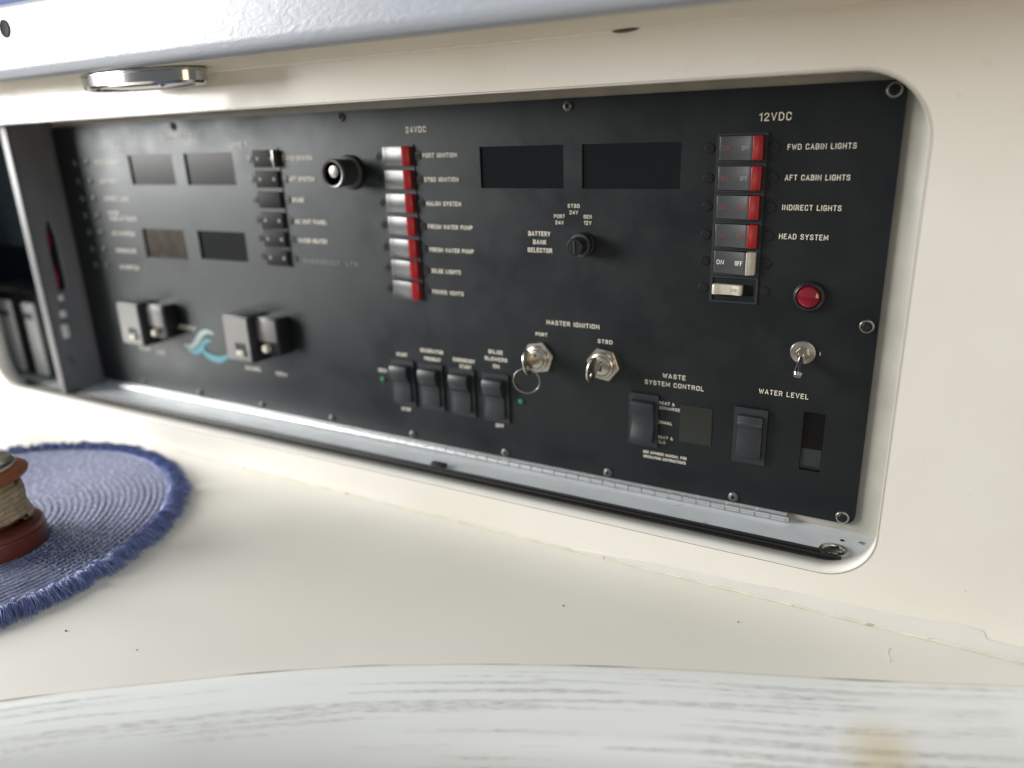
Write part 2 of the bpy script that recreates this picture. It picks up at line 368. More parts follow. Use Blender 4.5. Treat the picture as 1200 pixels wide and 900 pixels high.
def text_mesh(s, w, h, bold=0.010):
    key = (s, w, h, bold)
    if key in TXT: return TXT[key]
    cw, gap = 0.46, 0.30                         # letter width and gap in units of the cap height
    x = 0; strokes = []
    for ch in s:
        if ch == ' ': x += 0.45; continue
        adv, pl = GL[ch]
        for p in pl: strokes.append([(x + (q[0] if ch != 'I' else 0.5) * cw * adv, q[1]) for q in p])
        x += cw * adv + gap
    W_ = x - gap
    r = h * (0.052 + bold * 1.1)
    sx = (w - 2*r) / W_ if W_ > 0.2 else 1.0; sy = (h - 2*r)
    bm = bmesh.new(); n = 0
    for st in strokes:
        P = [Vector(((a - W_/2) * sx, 0, (b_ - 0.5) * sy)) for a, b_ in st]
        closed = (P[0] - P[-1]).length < 1e-6 and len(P) > 2
        if closed: P = P[:-1]
        k = len(P); L_, R_, C_ = [], [], []; n += 1; dy = -0.000012 * (n % 4)
        for i, p in enumerate(P):
            if closed: a = P[i-1]; c = P[(i+1) % k]
            else: a = P[max(i-1, 0)]; c = P[min(i+1, k-1)]
            d1 = (p - a); d2 = (c - p)
            d1 = d1.normalized() if d1.length > 1e-9 else d2.normalized(); d2 = d2.normalized() if d2.length > 1e-9 else d1
            t = (d1 + d2); t = t.normalized() if t.length > 1e-6 else d1
            cosa = max(0.45, t.dot(d1)); nn = Vector((-t.z, 0, t.x)) * (r / cosa)
            e = Vector((0, 0, 0))
            if not closed and i == 0: e = -d2 * r
            if not closed and i == k-1: e = d1 * r
            L_.append(bm.verts.new(p + nn + e + Vector((0, dy, 0)))); R_.append(bm.verts.new(p - nn + e + Vector((0, dy, 0))))
        for i in range(k if closed else k - 1):
            j = (i + 1) % k
            f = bm.faces.new((L_[i], R_[i], R_[j], L_[j]))
    bm.normal_update()
    for f in bm.faces:
        if f.normal.y > 0: f.normal_flip()
    me = bpy.data.meshes.new('lettering'); bm.to_mesh(me); bm.free()
    TXT[key] = me
    return me
def letters(s, x, z, w, h, parent, m='print', y=-0.0004, bold=0.010, rot=None):
    h *= 0.86
    return link('lettering', text_mesh(s, w, h, bold), M[m], parent, (x, y, z), rot)

# ================================================================== the setting
FY = -0.076                                     # front face of the cream fascia
OX0, OX1, OZ0, OZ1 = -0.135, 1.0745, 0.0365, 0.4105
HOLE = rrect(OX0, OX1, OZ0, OZ1, (0.045, 0.040, 0.048, 0.045), 12)

fas = link('fascia_wall', plate([[(-1.2, -0.001), (2.2, -0.001), (2.2, 0.4475), (-1.2, 0.4475)], HOLE], FY, -0.0565, name='fascia'), M['fascia'], kind='structure')
# pale edge band lining the cut-out and the dark glue line round it
HO = rrect(OX0 - 0.0002, OX1 + 0.0002, OZ0 - 0.0002, OZ1 + 0.0002, (0.045, 0.040, 0.048, 0.045), 12)
HI = rrect(OX0 + 0.0006, OX1 - 0.0006, OZ0 + 0.0006, OZ1 - 0.0006, (0.0445, 0.0395, 0.0475, 0.0445), 12)
link('edge_band', plate([HO, HI], -0.0757, -0.0560, name='edge_band'), M['rim'], fas)
HS = rrect(OX0 - 0.0005, OX1 + 0.0005, OZ0 - 0.0006, OZ1 + 0.0005, (0.045, 0.040, 0.048, 0.045), 12)
link('edge_seam', plate([HS, HO], -0.0762, -0.0758, name='edge_seam'), M['seam'], fas)
# greyer strip of touched-up paint low on the right of the wall
pz = [(0.80, 0.0006), (1.60, 0.0006), (1.60, 0.010), (1.24, 0.012), (1.155, 0.013), (1.152, 0.019), (1.134, 0.0205), (1.117, 0.0185), (1.10, 0.0170), (1.07, 0.0155), (1.045, 0.0150), (1.02, 0.0140), (0.98, 0.011), (0.90, 0.0085)]
link('touch_up_strip', plate([pz], -0.0764, -0.0755, name='touch_up'), M['patch'], fas)

link('unseen_floor', box(-5, 6, -6, 0.0, -0.95, -0.90), mat('unseen_floor_brown', (0.22, 0.16, 0.12), 0.6), kind='structure')  # unseen floor, added to block light from below and bounce warm light
# liner of the recess: shelf, back frame with an added cove at right that catches light, top, and the locker on the left
shelf = link('recess_shelf', box(-0.45, 1.25, -0.0590, 0.0030, 0.0285, 0.0365), M['shelf'], kind='structure')
cove = [(-0.012, 0.003), (1.058, 0.003)] + [(1.058 + 0.026 * math.sin(a), 0.003 - 0.026 * (1 - math.cos(a))) for a in [i * PI / 20 for i in range(1, 11)]] + [(1.084, -0.0588), (1.10, -0.0588), (1.10, 0.012), (-0.012, 0.012)]
link('recess_back_wall', extrude_z(cove, 0.0360, 0.4300, name='liner'), M['liner'], kind='structure')
link('recess_ceiling', box(-0.45, 1.25, -0.0590, 0.20, 0.4240, 0.4320), M['liner'], kind='structure')
# two-channel black track along the shelf front
tp = [(-0.0558, 0.0366), (-0.0405, 0.0366), (-0.0405, 0.0384), (-0.0425, 0.0386), (-0.0429, 0.0376), (-0.0470, 0.0376), (-0.0474, 0.0386), (-0.0490, 0.0386), (-0.0494, 0.0376), (-0.0538, 0.0376), (-0.0542, 0.0384), (-0.0558, 0.0384)]
link('sliding_door_track', extrude_x(tp, -0.13, 1.0500, name='track'), M['track'], shelf)
link('track_catch', box(0.634, 0.652, -0.0400, -0.0330, 0.0366, 0.0412, 0.001), M['track'], shelf)
# recessed cup screw at the right end of the track
cup = link('cup_washer', lathe([(0.0120, 0), (0.0118, 0.0012), (0.0100, 0.0018), (0.0085, 0.0010), (0.0080, 0.0002), (0.0068, 0.0002), (0.0066, 0.0012), (0.0050, 0.0020), (0.0, 0.0026)], 36, 'Z'), M['steel'], shelf, (1.0430, -0.0375, 0.0366))
link('cup_slot', box(-0.0035, 0.0035, -0.0006, 0.0006, 0, 0.0009), M['hole'], shelf, (1.0430, -0.0345, 0.0386), (0, 0, 0.5))
link('small_screw_hole', lathe([(0.0018, 0), (0.0018, 0.0002), (0.0, 0.0003)], 12, 'Z'), M['hole'], shelf, (1.047, -0.016, 0.0366))
link('small_screw_hole', lathe([(0.0024, 0), (0.0024, 0.0003), (0.0014, 0.0003), (0.0, 0.0001)], 14, 'Z'), M['steel'], shelf, (1.062, -0.014, 0.0366))

# locker left of the panel
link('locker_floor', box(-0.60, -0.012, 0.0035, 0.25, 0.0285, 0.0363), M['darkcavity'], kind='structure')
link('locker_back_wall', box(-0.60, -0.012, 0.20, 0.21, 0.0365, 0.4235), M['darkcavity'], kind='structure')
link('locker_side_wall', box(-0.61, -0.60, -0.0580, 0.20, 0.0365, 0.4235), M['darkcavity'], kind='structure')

# divider between locker and panel
dv = thing('locker_divider', 'grey upright divider board left of the black panel, with a dark cable cut-out', 'divider', (-0.006, -0.02, 0.0366))
ho = [(-0.036, 0.185), (-0.036, 0.262), (-0.031, 0.282), (-0.025, 0.282), (-0.021, 0.262), (-0.021, 0.185)]
# board with a hole: built flat in XZ then turned into YZ
def plate_yz(outlines, x0, x1):
    me = plate(outlines, 0, abs(x1 - x0), 0.0)
    for v in me.vertices: v.co = (x0 + v.co.y, v.co.x, v.co.z)
    bm = bmesh.new(); bm.from_mesh(me); return finish(bm, 'divider_board')
link('board', plate_yz([[(-0.054, 0.0367), (0.1995, 0.0367), (0.1995, 0.4238), (-0.054, 0.4238)], ho], -0.0125, -0.0005), M['divider'], dv)
link('front_edging', box(-0.0135, 0.0008, -0.0585, -0.0542, 0.0367, 0.4238, 0.001), M['divedge'], dv)
link('rear_edging', box(-0.0004, 0.0042, -0.0080, 0.0028, 0.0367, 0.4238, 0.0015), M['divedge'], dv)
link('cutout_backing', box(-0.034, -0.0130, -0.040, -0.016, 0.178, 0.290), M['hole'], dv)
link('red_cable', tube([(-0.006, -0.033 + 0.002 * math.sin(i * 0.9), 0.186 + i * 0.0085) for i in range(11)], 0.0022, 8), M['wirered'], dv)
for (yy, zz, ww, hh) in ((-0.036, 0.176, 0.006, 0.008), (-0.038, 0.153, 0.008, 0.010), (-0.040, 0.128, 0.009, 0.020), (-0.044, 0.083, 0.008, 0.009)):
    link('cable_clip', box(-0.0004, 0.005, yy - ww/2, yy + ww/2, zz - hh/2, zz + hh/2, 0.0014), M['casewhite'] if zz > 0.1 else M['divedge'], dv)

# upright cases standing in the locker
def upright_case(x0, x1, h, lab):
    t = thing('storage_case', lab, 'case', ((x0 + x1)/2, 0.03, 0.0366), 'upright cases standing in the locker')
    link('case_body', box(x0, x1, -0.020, 0.110, 0.0367, h + 0.008, 0.004), M['black'], t)
    link('face_plate', box(x0 + 0.006, x1 - 0.018, -0.0255, -0.0195, 0.042, h - 0.008, 0.002), M['casewhite'], t)
    link('spine_band', box(x0 + 0.009, x1 - 0.020, -0.0270, -0.0253, h * 0.80, h * 0.86, 0.0008), M['divider'], t)
upright_case(-0.256, -0.145, 0.165, 'upright black case with a pale face in the dark locker, nearer the left picture edge')
upright_case(-0.134, -0.082, 0.165, 'narrower upright black case with a pale face, beside the grey divider')
def rounded_unit():
    t = thing('black_instrument', 'black boxy instrument hanging in the dark locker above the upright cases', 'instrument', (-0.2, 0.05, 0.24))
    link('housing', box(-0.34, -0.10, 0.045, 0.15, 0.215, 0.4232, 0.012, 3), M['blackmatte'], t)
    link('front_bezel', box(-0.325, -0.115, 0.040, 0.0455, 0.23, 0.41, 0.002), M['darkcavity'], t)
rounded_unit()

# ------------------------------------------------------------------ overhead unit
oh = thing('overhead_cabinet', 'white vinyl covered overhead cabinet lip running above the cream wall', 'cabinet', (0.6, -0.12, 0.4477))
LY, LZ0, LZ1 = -0.1700, 0.4480, 0.5165
lip = [(-0.150, 0.5165)]
lip += [(LY + 0.008 - 0.008 * math.sin(a), LZ1 - 0.008 + 0.008 * math.cos(a)) for a in [i * PI/16 for i in range(0, 9)]]
lip += [(LY + 0.011 - 0.011 * math.cos(a), LZ0 + 0.011 - 0.011 * math.sin(a)) for a in [i * PI/20 for i in range(0, 11)]]
lip += [(-0.150, 0.4480)]
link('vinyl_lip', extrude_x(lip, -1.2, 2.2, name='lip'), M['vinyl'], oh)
link('soffit_board', box(-1.2, 2.2, -0.1497, -0.02, 0.4477, 0.4600), M['lipwarm'], oh)
link('crease_bead', tube([(-1.2 + i * 0.02, FY - 0.0010, 0.4473) for i in range(171)], 0.0016, 8), M['fascia'], oh)
link('paint_chip', tube([(0.857, FY - 0.0030, 0.4466), (0.862, FY - 0.0036, 0.4462), (0.868, FY - 0.0030, 0.4464), (0.874, FY - 0.0033, 0.4467), (0.878, FY - 0.003, 0.4470)], lambda t: 0.0003 + 0.0011 * math.sin(PI * min(1, max(0, t))), 6), M['chip'], oh)
link('plug_hole', lathe([(0.0085, 0), (0.0085, 0.0006), (0.0075, 0.0009), (0.0065, 0.0004), (0, 0.0003)], 20), M['hole'], oh, (0.2469, LY - 0.0002, 0.4934))
link('cabinet_front', box(-1.2, 2.2, -0.130, -0.122, 0.5165, 0.95), M['blue'], oh, label='dark blue upholstered front above the white lip')

pk = thing('puck_light', 'round chrome puck light fixed under the overhead cabinet', 'cabin light', (0.377, -0.121, 0.4476))
link('housing', lathe([(0.084, 0.0), (0.0862, -0.002), (0.0862, -0.0035), (0.0845, -0.004), (0.0838, -0.0125), (0.081, -0.0148), (0.0775, -0.0152), (0.0745, -0.0140), (0.0735, -0.011)], 72, 'Z'), M['chrome'], pk, (0.377, -0.121, 0.4478))
# elongated puck is scaled so that it fits the narrow soffit
link('lens', lathe([(0.0735, -0.0108), (0.060, -0.0135), (0.035, -0.0150), (0.0, -0.0155)], 48, 'Z'), mat('frosted_lens', (0.30, 0.30, 0.29), 0.12, coat=0.5), pk, (0.377, -0.121, 0.4478))
link('rocker_button', lathe([(0.0060, -0.0130), (0.0060, -0.0155), (0.0045, -0.0165), (0, -0.0168)], 20, 'Z'), M['chrome'], pk, (0.418, -0.133, 0.4478))
for o in pk.children: o.scale = (1, 0.40, 1)

# ------------------------------------------------------------------ whitewashed rail in the foreground
rail_top = [(-0.6, -1.15), (-0.2, -0.95), (0.1, -0.78), (0.30, -0.645), (0.44, -0.537), (0.5458, -0.4490), (0.5952, -0.4106), (0.6486, -0.3727), (0.6881, -0.3446), (0.7512, -0.3046), (0.8069, -0.2746), (0.8520, -0.2520), (0.9086, -0.2257), (0.9646, -0.2017), (1.0198, -0.1801), (1.0733, -0.1591), (1.1253, -0.1368), (1.1761, -0.1151), (1.26, -0.086), (1.36, -0.072), (1.6, -0.066), (1.9, -0.065)]
def resample(pts, step):
    out = []
    P = [Vector((*p, 0)) for p in pts]
    P = [2*P[0]-P[1]] + P + [2*P[-1]-P[-2]]
    for i in range(1, len(P) - 2):
        a, b2, c, d = P[i-1], P[i], P[i+1], P[i+2]
        k = max(2, int((c - b2).length / step))
        for j in range(k):
            t = j / k
            out.append(0.5 * ((2*b2) + (-a + c)*t + (2*a - 5*b2 + 4*c - d)*t*t + (-a + 3*b2 - 3*c + d)*t*t*t))
    out.append(P[-2]); return out
def build_rail():
    RH = 0.008
    path = resample(rail_top, 0.012)
    prof = [(0.0, -0.028), (0.0, RH - 0.003), (0.001, RH - 0.0008), (0.003, RH)]
    prof += [(0.008, RH + 0.0004), (0.014, RH + 0.0002), (0.018, RH - 0.0004)]
    for i in range(1, 15):
        a = i * PI / 2 / 14
        prof.append((0.018 + 0.064 * math.sin(a), RH - 0.0004 - 0.060 * (1 - math.cos(a))))
    prof.append((0.082, -0.12)); prof.append((0.0, -0.12))
    bm = bmesh.new(); uvl = bm.loops.layers.uv.new('UVMap'); rings = []; us = []; u = 0
    vs = [0]
    for a, c in zip(prof, prof[1:]): vs.append(vs[-1] + math.dist(a, c))
    for i, p in enumerate(path):
        t = (path[min(i+1, len(path)-1)] - path[max(i-1, 0)]).normalized()
        nrm = Vector((t.y, -t.x, 0))        # towards the viewer
        if i: u += (p - path[i-1]).length
        us.append(u)
        rings.append([bm.verts.new(p + nrm * q + Vector((0, 0, h))) for q, h in prof])
    for i in range(len(rings) - 1):
        for j in range(len(prof) - 1):
            f = bm.faces.new((rings[i][j], rings[i+1][j], rings[i+1][j+1], rings[i][j+1]))
            for l, (a, c) in zip(f.loops, ((i, j), (i+1, j), (i+1, j+1), (i, j+1))): l[uvl].uv = (us[a], vs[c])
    return finish(bm, 'rail', True, 40)
def build_counter():
    fr = [(p.x, p.y - 0.012) for p in resample(rail_top, 0.03)]
    pts = [(fr[0][0], 0.0)] + fr + [(fr[-1][0], 0.0)]
    bm = bmesh.new()
    a = [bm.verts.new((x, y, 0.0)) for x, y in pts]; c = [bm.verts.new((x, y, -0.03)) for x, y in pts]
    k = len(pts)
    for i in range(k): bm.faces.new((a[i], a[(i+1) % k], c[(i+1) % k], c[i]))
    bm.faces.new(a); bm.faces.new(list(reversed(c)))
    return finish(bm, 'countertop')
ctr = link('countertop', build_counter(), M['counter'], kind='structure')
# caulk bead along the joint
bead = []
for i in range(341):
    x = -1.2 + i * 0.01
    bead.append((x, FY - 0.0006, 0.0008 + 0.0003 * math.sin(i * 1.7) * math.sin(i * 0.37)))
link('caulk_bead', tube(bead, 0.0012, 8, 'caulk'), M['caulk'], ctr)
# hairline scratch
scr = [(1.094, -0.099, 0.0001), (1.0925, -0.103, 0.0001), (1.0925, -0.108, 0.0001), (1.0945, -0.113, 0.0001), (1.0945, -0.117, 0.0001)]
link('scratch', tube(scr, 0.00022, 5), M['rim'], ctr)
for (x, y, r) in ((0.497, -0.373, 0.0009), (0.573, -0.362, 0.0006), (0.85, -0.16, 0.0008), (0.985, -0.118, 0.0007)):
    link('crumb', lathe([(0.0, 0), (r, 0.0002), (r * 0.7, r * 0.9), (0, r)], 7, 'Z'), M['chip'], ctr, (x, y, 0), kind='stuff')

rail = link('counter_rail', build_rail(), M['rail'])
gp = [Vector((p.x, p.y, 0.0078)) for p in resample(rail_top, 0.006)]
link('dark_edge_line', tube(gp, lambda t: 0.00008 + 0.00028 * max(0, math.sin(t * 61) * math.sin(t * 149 + 1)) , 6), M['chip'], rail)  # dashed dark line along the back edge of the rail
tag(rail, 'whitewashed wooden edge rail with dark open grain curving along the front of the counter', 'rail')

# ================================================================== control panel
cp = thing('control_panel', 'black boat electrical control panel with switches and gauges, hinged in the recess', 'control panel', (0.527, 0, 0.0445))
PX0, PX1, PZ0, PZ1 = 0.0045, 1.0540, 0.0445, 0.4058
windows = {'display_a': (0.690, 0.779, 0.328, 0.3665), 'display_b': (0.7975, 0.8885, 0.328, 0.3665),
           'e1': (0.158, 0.244, 0.330, 0.367), 'e2': (0.2655, 0.351, 0.330, 0.3675), 'e3': (0.160, 0.2425, 0.2355, 0.274), 'e4': (0.268, 0.353, 0.2385, 0.2745),
           'level': (1.0045, 1.0220, 0.0885, 0.1430)}
outl = [rrect(PX0, PX1, PZ0, PZ1, 0.009, 6)]
for w in windows.values(): outl.append(rrect(*w, 0.0006, 2))
SLOT = (0.9215, 0.9550, 0.2400, 0.2490)
outl.append(rrect(*SLOT, 0.0005, 1))
plate_o = link('panel_plate', plate(outl, 0.0, 0.0022, 0.0, name='panel_plate'), M['panel'], cp)
for k, w in windows.items():
    if k == 'level': continue
    mt = {'e3': 'glassbrown', 'e1': 'glassdusty', 'e2': 'glassdusty', 'e4': 'glassdusty'}.get(k, 'glass')
    link('display_glass', box(w[0] - 0.002, w[1] + 0.002, 0.0023, 0.0028, w[2] - 0.002, w[3] + 0.002), M[mt], cp)
w = windows['level']
link('gauge_window', box(w[0] - 0.001, w[1] + 0.001, 0.0023, 0.0028, w[2] - 0.001, w[3] + 0.001), M['glass'], cp, label='narrow upright water level gauge window')
link('gauge_strip', box(w[0] + 0.0004, w[1] - 0.0004, 0.0017, 0.00225, w[2] + 0.0040, w[2] + 0.0200), M['blackmatte'], cp)
link('slot_backing', box(0.918, 0.959, 0.0023, 0.0028, 0.236, 0.253), M['hole'], cp)
# flush grey lens of the waste system
link('waste_indicator_lens', plate([rrect(0.8965, 0.9265, 0.0970, 0.1335, 0.0006, 2)], -0.0007, 0.0002), M['glassgrey'], cp, label='flat grey green indicator lens')

# piano hinge, knuckle by knuckle
hg = bpy.data.objects.new('piano_hinge', box(0.012, 0.9985, -0.0012, -0.0002, 0.0445 - 0.0035, 0.0445 + 0.0001)); COL.objects.link(hg)
hg.data.materials.append(M['hinge']); hg.parent = cp; WP[hg.name] = Vector((0, 0, 0)); hg.location = -WP[cp.name]
pitch = 0.0136
kn = lathe([(0.0, 0.0003), (0.0026, 0.0003), (0.0030, 0.0007), (0.0030, pitch - 0.0007), (0.0026, pitch - 0.0003), (0.0, pitch - 0.0003)], 14, 'Z', 'knuckle')
for v in kn.vertices: v.co = (v.co.z, v.co.x, v.co.y)
x = 0.9985 - pitch; i = 0
while x > 0.012:
    link('knuckle', kn, M['hinge'], hg, (x, -0.0036, 0.0400 + (0.00008 if i % 2 else -0.00008))); x -= pitch; i += 1
link('hinge_end', lathe([(0, 0), (0.0027, 0), (0.0027, 0.0022), (0, 0.0022)], 12, 'Z'), M['hinge'], hg, (0.9985, -0.0036, 0.0400), (0, PI/2, 0))

# --- screws
def phillips(r, h):
    """domed head with a cross recess modelled as dark inlay; returns two meshes"""
    head = lathe([(r, 0), (r, h * 0.35), (r * 0.92, h * 0.9), (r * 0.45, h), (0, h * 1.0)], 20)
    bm = bmesh.new()
    for (a, c) in ((r * 0.55, r * 0.13), (r * 0.13, r * 0.55)):
        b3 = box_bm(-a, a, -h * 1.12, -h * 0.9, -c, c)
        tmp = bpy.data.meshes.new('t'); b3.to_mesh(tmp); b3.free(); bm.from_mesh(tmp); bpy.data.meshes.remove(tmp)
        h *= 1.02
    return head, finish(bm, 'cross')
SH, SC = phillips(0.0043, 0.0008)
def screw(x, z, parent, m='screw', y=0.0, name='screw'):
    s = link(name, SH, M[m], parent, (x, y, z), (0, random.uniform(-1, 1), 0)); return s
SHS = SH.copy(); SHS.materials.clear()
# finishing washers with socket screws round the panel edge
WR = lathe([(0.0056, 0), (0.0056, 0.0008), (0.0050, 0.0016), (0.0042, 0.0017), (0.0036, 0.0009), (0.0036, 0.0006)], 28)
WS = lathe([(0.0036, 0), (0.0036, 0.0014), (0.0030, 0.0020), (0.0020, 0.0020), (0.0018, 0.0004), (0, 0.0004)], 20)
WD = lathe([(0.0019, 0.0), (0.0019, 0.00055), (0.0, 0.0006)], 12)
WDB = lathe([(0.0029, 0.0), (0.0029, 0.00235), (0.0, 0.0024)], 12)
BTN = lathe([(0.0046, 0), (0.0045, 0.0010), (0.0036, 0.0019), (0.0019, 0.0024), (0.0014, 0.0012), (0, 0.0011)], 24)
for (x, z) in ((1.0455, 0.3988), (1.0455, 0.2218), (1.0440, 0.0503)):
    p = link('panel_screw', WR, M['nickel'], cp, (x, -0.0001, z)); link('socket_head', WS, M['screw'], p, (x, -0.0001, z)); link('socket', WDB, M['hole'], p, (x, -0.0001, z))
for (x, z) in ((0.950, 0.0500), (0.825, 0.0500), (0.706, 0.0500), (0.583, 0.0505), (0.460, 0.0508), (0.340, 0.0510), (0.22, 0.0510), (0.10, 0.0510), (0.522, 0.3995), (0.784, 0.3992), (0.256, 0.3990)):
    light = abs(x - 0.522) < 0.01 or abs(x - 0.784) < 0.01
    p = link('panel_screw', BTN, M['palescrew' if light else 'greyscrew'], cp, (x, -0.0001, z))
    if not light: pass
    link('socket', WD, M['hole'], p, (x, -0.0010, z))

# --- circuit breakers
FRM = plate([rrect(-0.0203, 0.0203, -0.01145, 0.01145, 0.0006, 1), rrect(-0.0181, 0.0181, -0.0099, 0.0099, 0.0004, 1)], -0.0011, -0.0001, 0.0, 'breaker_frame')
def ycurve(x):                                   # profile of the rocker face between left end and ridge
    t = (x + 0.0175) / 0.0278
    return -0.0024 - 0.0050 * t ** 1.6
rk_prof = [(-0.0175, 0.0)] + [(-0.0175 + 0.0278 * i / 10, ycurve(-0.0175 + 0.0278 * i / 10)) for i in range(11)] + [(0.0103, 0.0)]
RKM = extrude_z(rk_prof, -0.0094, 0.0094, 0.0003, 'breaker_rocker')
bd = [(0.01035, 0.0), (0.01035, -0.0076), (0.0109, -0.0077), (0.0140, -0.0066), (0.0174, -0.0048), (0.0174, 0.0)]
BND = extrude_z(bd, -0.0094, 0.0094, 0.00025, 'rocker_band')
BND_W = BND.copy(); RKX, RKY = RKM, None
def rock_y(x): return ycurve(x) - 0.00035
def face_letters(s, cx, z, w, h, parent, m, bx, bz):
    """lettering that follows the concave rocker face"""
    me = text_mesh(s, w, h, 0.012).copy()
    for v in me.vertices:
        v.co.y = rock_y(cx + v.co.x)
    return link('lettering', me, M[m], parent, (bx + cx, 0, bz + z))
def breaker(x, z, kind, name='circuit_breaker', label=None):
    f = link(name, FRM, M['blackmatte'], cp, (x, 0, z), label=label)
    screwx = 0.0260
    screw(x - screwx, z, f); screw(x + screwx - 0.0004, z, f)
    for sx in (-screwx, screwx - 0.0004):
        link('cross_recess', SC, M['hole'], f, (x + sx, 0, z), (0, random.uniform(0, 1.5), 0))
    if kind == 'tripped':
        return f
    link('rocker', RKM, M['rocker'], f, (x, 0, z))
    b_me = BND if kind in ('red', 'blankred') else BND_W
    link('rocker_band', b_me, M['red'] if kind in ('red', 'blankred') else M['ivory'], f, (x, 0, z))
    if kind == 'red':
        face_letters('ON', -0.0118, 0, 0.0062, 0.0036, f, 'redprint', x, z)
        face_letters('OFF', 0.0042, 0.0, 0.0060, 0.0036, f, 'redprint' if z < 0.33 else 'greyprint', x, z)
    elif kind == 'white':
        face_letters('ON', -0.0118, 0, 0.0062, 0.0038, f, 'print', x, z)
        face_letters('OFF', 0.0042, 0, 0.0062, 0.0038, f, 'print', x, z)
    return f
Z12 = (0.3605, 0.3370, 0.3138, 0.2905, 0.2680, 0.2445)
for z, k in zip(Z12, ('red',) * 4 + ('white', 'tripped')):
    lb = {'white': 'breaker with an ivory end and white ON OFF lettering', 'tripped': 'open breaker slot with an ivory lever'}.get(k)
    f = breaker(0.9386, z, k, label=lb)
    if k == 'tripped':
        lv = [(-0.0172, 0.0015), (-0.0172, -0.0052), (-0.0150, -0.0062), (-0.0100, -0.0046), (0.0000, -0.0042), (0.0055, -0.0056), (0.0078, -0.0050), (0.0078, 0.0015)]
        link('lever', extrude_z(lv, -0.0042, 0.0042, 0.0004, 'lever'), M['ivory'], f, (0.9386, 0, z + 0.0002))
        letters('OFF', 0.9400, z + 0.0003, 0.0050, 0.0030, f, 'printdim', y=-0.0062)
for i, z in enumerate((0.3595, 0.3362, 0.3127, 0.2893, 0.2660, 0.2435, 0.2210)):
    f = breaker(0.5920, z, 'blankred')
# left column: small black breakers with pale dots
DOT = lathe([(0.0021, 0), (0.0021, 0.0003), (0, 0.0003)], 12)
for i, z in enumerate((0.3595, 0.3370, 0.3140, 0.2905, 0.2690, 0.2470)):
    f = link('circuit_breaker', FRM, M['blackmatte'], cp, (0.4050, 0, z))
    link('rocker', extrude_z([(-0.0175, 0), (-0.0175, -0.0038), (-0.004, -0.0034), (0.0175, -0.0036), (0.0175, 0)], -0.0092, 0.0092, 0.0003) if i == 0 else lrk, M['deadblack'], f, (0.4050, 0, z))
    lrk = [c for c in f.children if c.name.startswith('rocker')][0].data
    if i != 2:
        link('white_dot', DOT, M['printdim'], f, (0.3950, -0.0037, z), (0, 0, 0))
        link('white_dot', DOT, M['printdim'], f, (0.4170, -0.0038, z), (0, 0, 0))
    if i == 0: link('switch_guard', box(0.4215, 0.4240, -0.0075, -0.0003, 0.3500, 0.3690, 0.0004), M['ringsteel'], f)
    for sx in (-0.0265, 0.0265):
        screw(0.4050 + sx, z, f)

# --- lettering next to breakers
letters('12VDC', 0.9630, 0.3835, 0.0245, 0.0070, cp)
for s, x0, x1, z in (('FWD CABIN LIGHTS', 0.9740, 1.0240, 0.3605), ('AFT CABIN LIGHTS', 0.9738, 1.0218, 0.3372), ('INDIRECT LIGHTS', 0.9735, 1.0178, 0.3140), ('HEAD SYSTEM', 0.9728, 1.0102, 0.2910)):
    letters(s, (x0 + x1)/2, z, x1 - x0, 0.0050, cp)
letters('24VDC', 0.6170, 0.3845, 0.0250, 0.0068, cp, bold=0.02)
for s, x0, x1, z in (('PORT IGNITION', 0.6230, 0.6640, 0.3595), ('STBD IGNITION', 0.6232, 0.6645, 0.3362), ('HALON SYSTEM', 0.6242, 0.6660, 0.3125),
                     ('FRESH WATER PUMP', 0.6240, 0.6780, 0.2893), ('FRESH WATER PUMP', 0.6242, 0.6782, 0.2656), ('BILGE LIGHTS', 0.6252, 0.6612, 0.2435), ('POWER VENTS', 0.6242, 0.6632, 0.2212)):
    letters(s, (x0 + x1)/2, z, x1 - x0, 0.0050, cp, bold=0.02)
for s, x0, x1, z, mm in (('FWD SYSTEM', 0.4372, 0.4752, 0.3595, 'print'), ('AFT SYSTEM', 0.4375, 0.4745, 0.3370, 'print'), ('SPARE', 0.4378, 0.4558, 0.3140, 'print'),
                     ('AC UNIT PANEL', 0.4385, 0.4865, 0.2900, 'print'), ('WATER HEATER', 0.4402, 0.4832, 0.2685, 'print'), ('EMERGENCY  LTG', 0.4450, 0.5250, 0.2450, 'printdim')):
    letters(s, (x0 + x1)/2, z, x1 - x0, 0.0056, cp, mm, bold=0.02)

# --- battery selector
bs = link('battery_selector_knob', lathe([(0.0110, 0), (0.0110, 0.0020), (0.0100, 0.0030), (0.0098, 0.0090), (0.0090, 0.0096), (0.0080, 0.0100), (0.0080, 0.0200), (0.0072, 0.0212), (0.0, 0.0214)], 32), M['black'], cp, (0.7990, 0, 0.2780))
link('skirt_ring', lathe([(0.0104, 0.0088), (0.0104, 0.0098), (0.0090, 0.0101)], 32), M['rocker'], bs, (0.7990, 0, 0.2780))
link('pointer_line', box(-0.0006, 0.0006, -0.0009, 0.0, -0.0055, 0.0055), M['rocker'], bs, (0.7990, -0.0214, 0.2780))
for s, x, z, w in (('BATTERY', 0.7530, 0.2860, 0.0235), ('BANK', 0.7532, 0.2781, 0.0140), ('SELECTOR', 0.7532, 0.2703, 0.0262)): letters(s, x, z, w, 0.0050, cp, bold=0.025)
for s, x, z, w in (('PORT', 0.7745, 0.3028, 0.0112), ('24V', 0.7745, 0.2970, 0.0086), ('STBD', 0.7892, 0.3125, 0.0122), ('24V', 0.7892, 0.3066, 0.0086), ('GEN', 0.8032, 0.3030, 0.0080), ('12V', 0.8032, 0.2974, 0.0074)):
    letters(s, x, z, w, 0.0040, cp, bold=0.015)

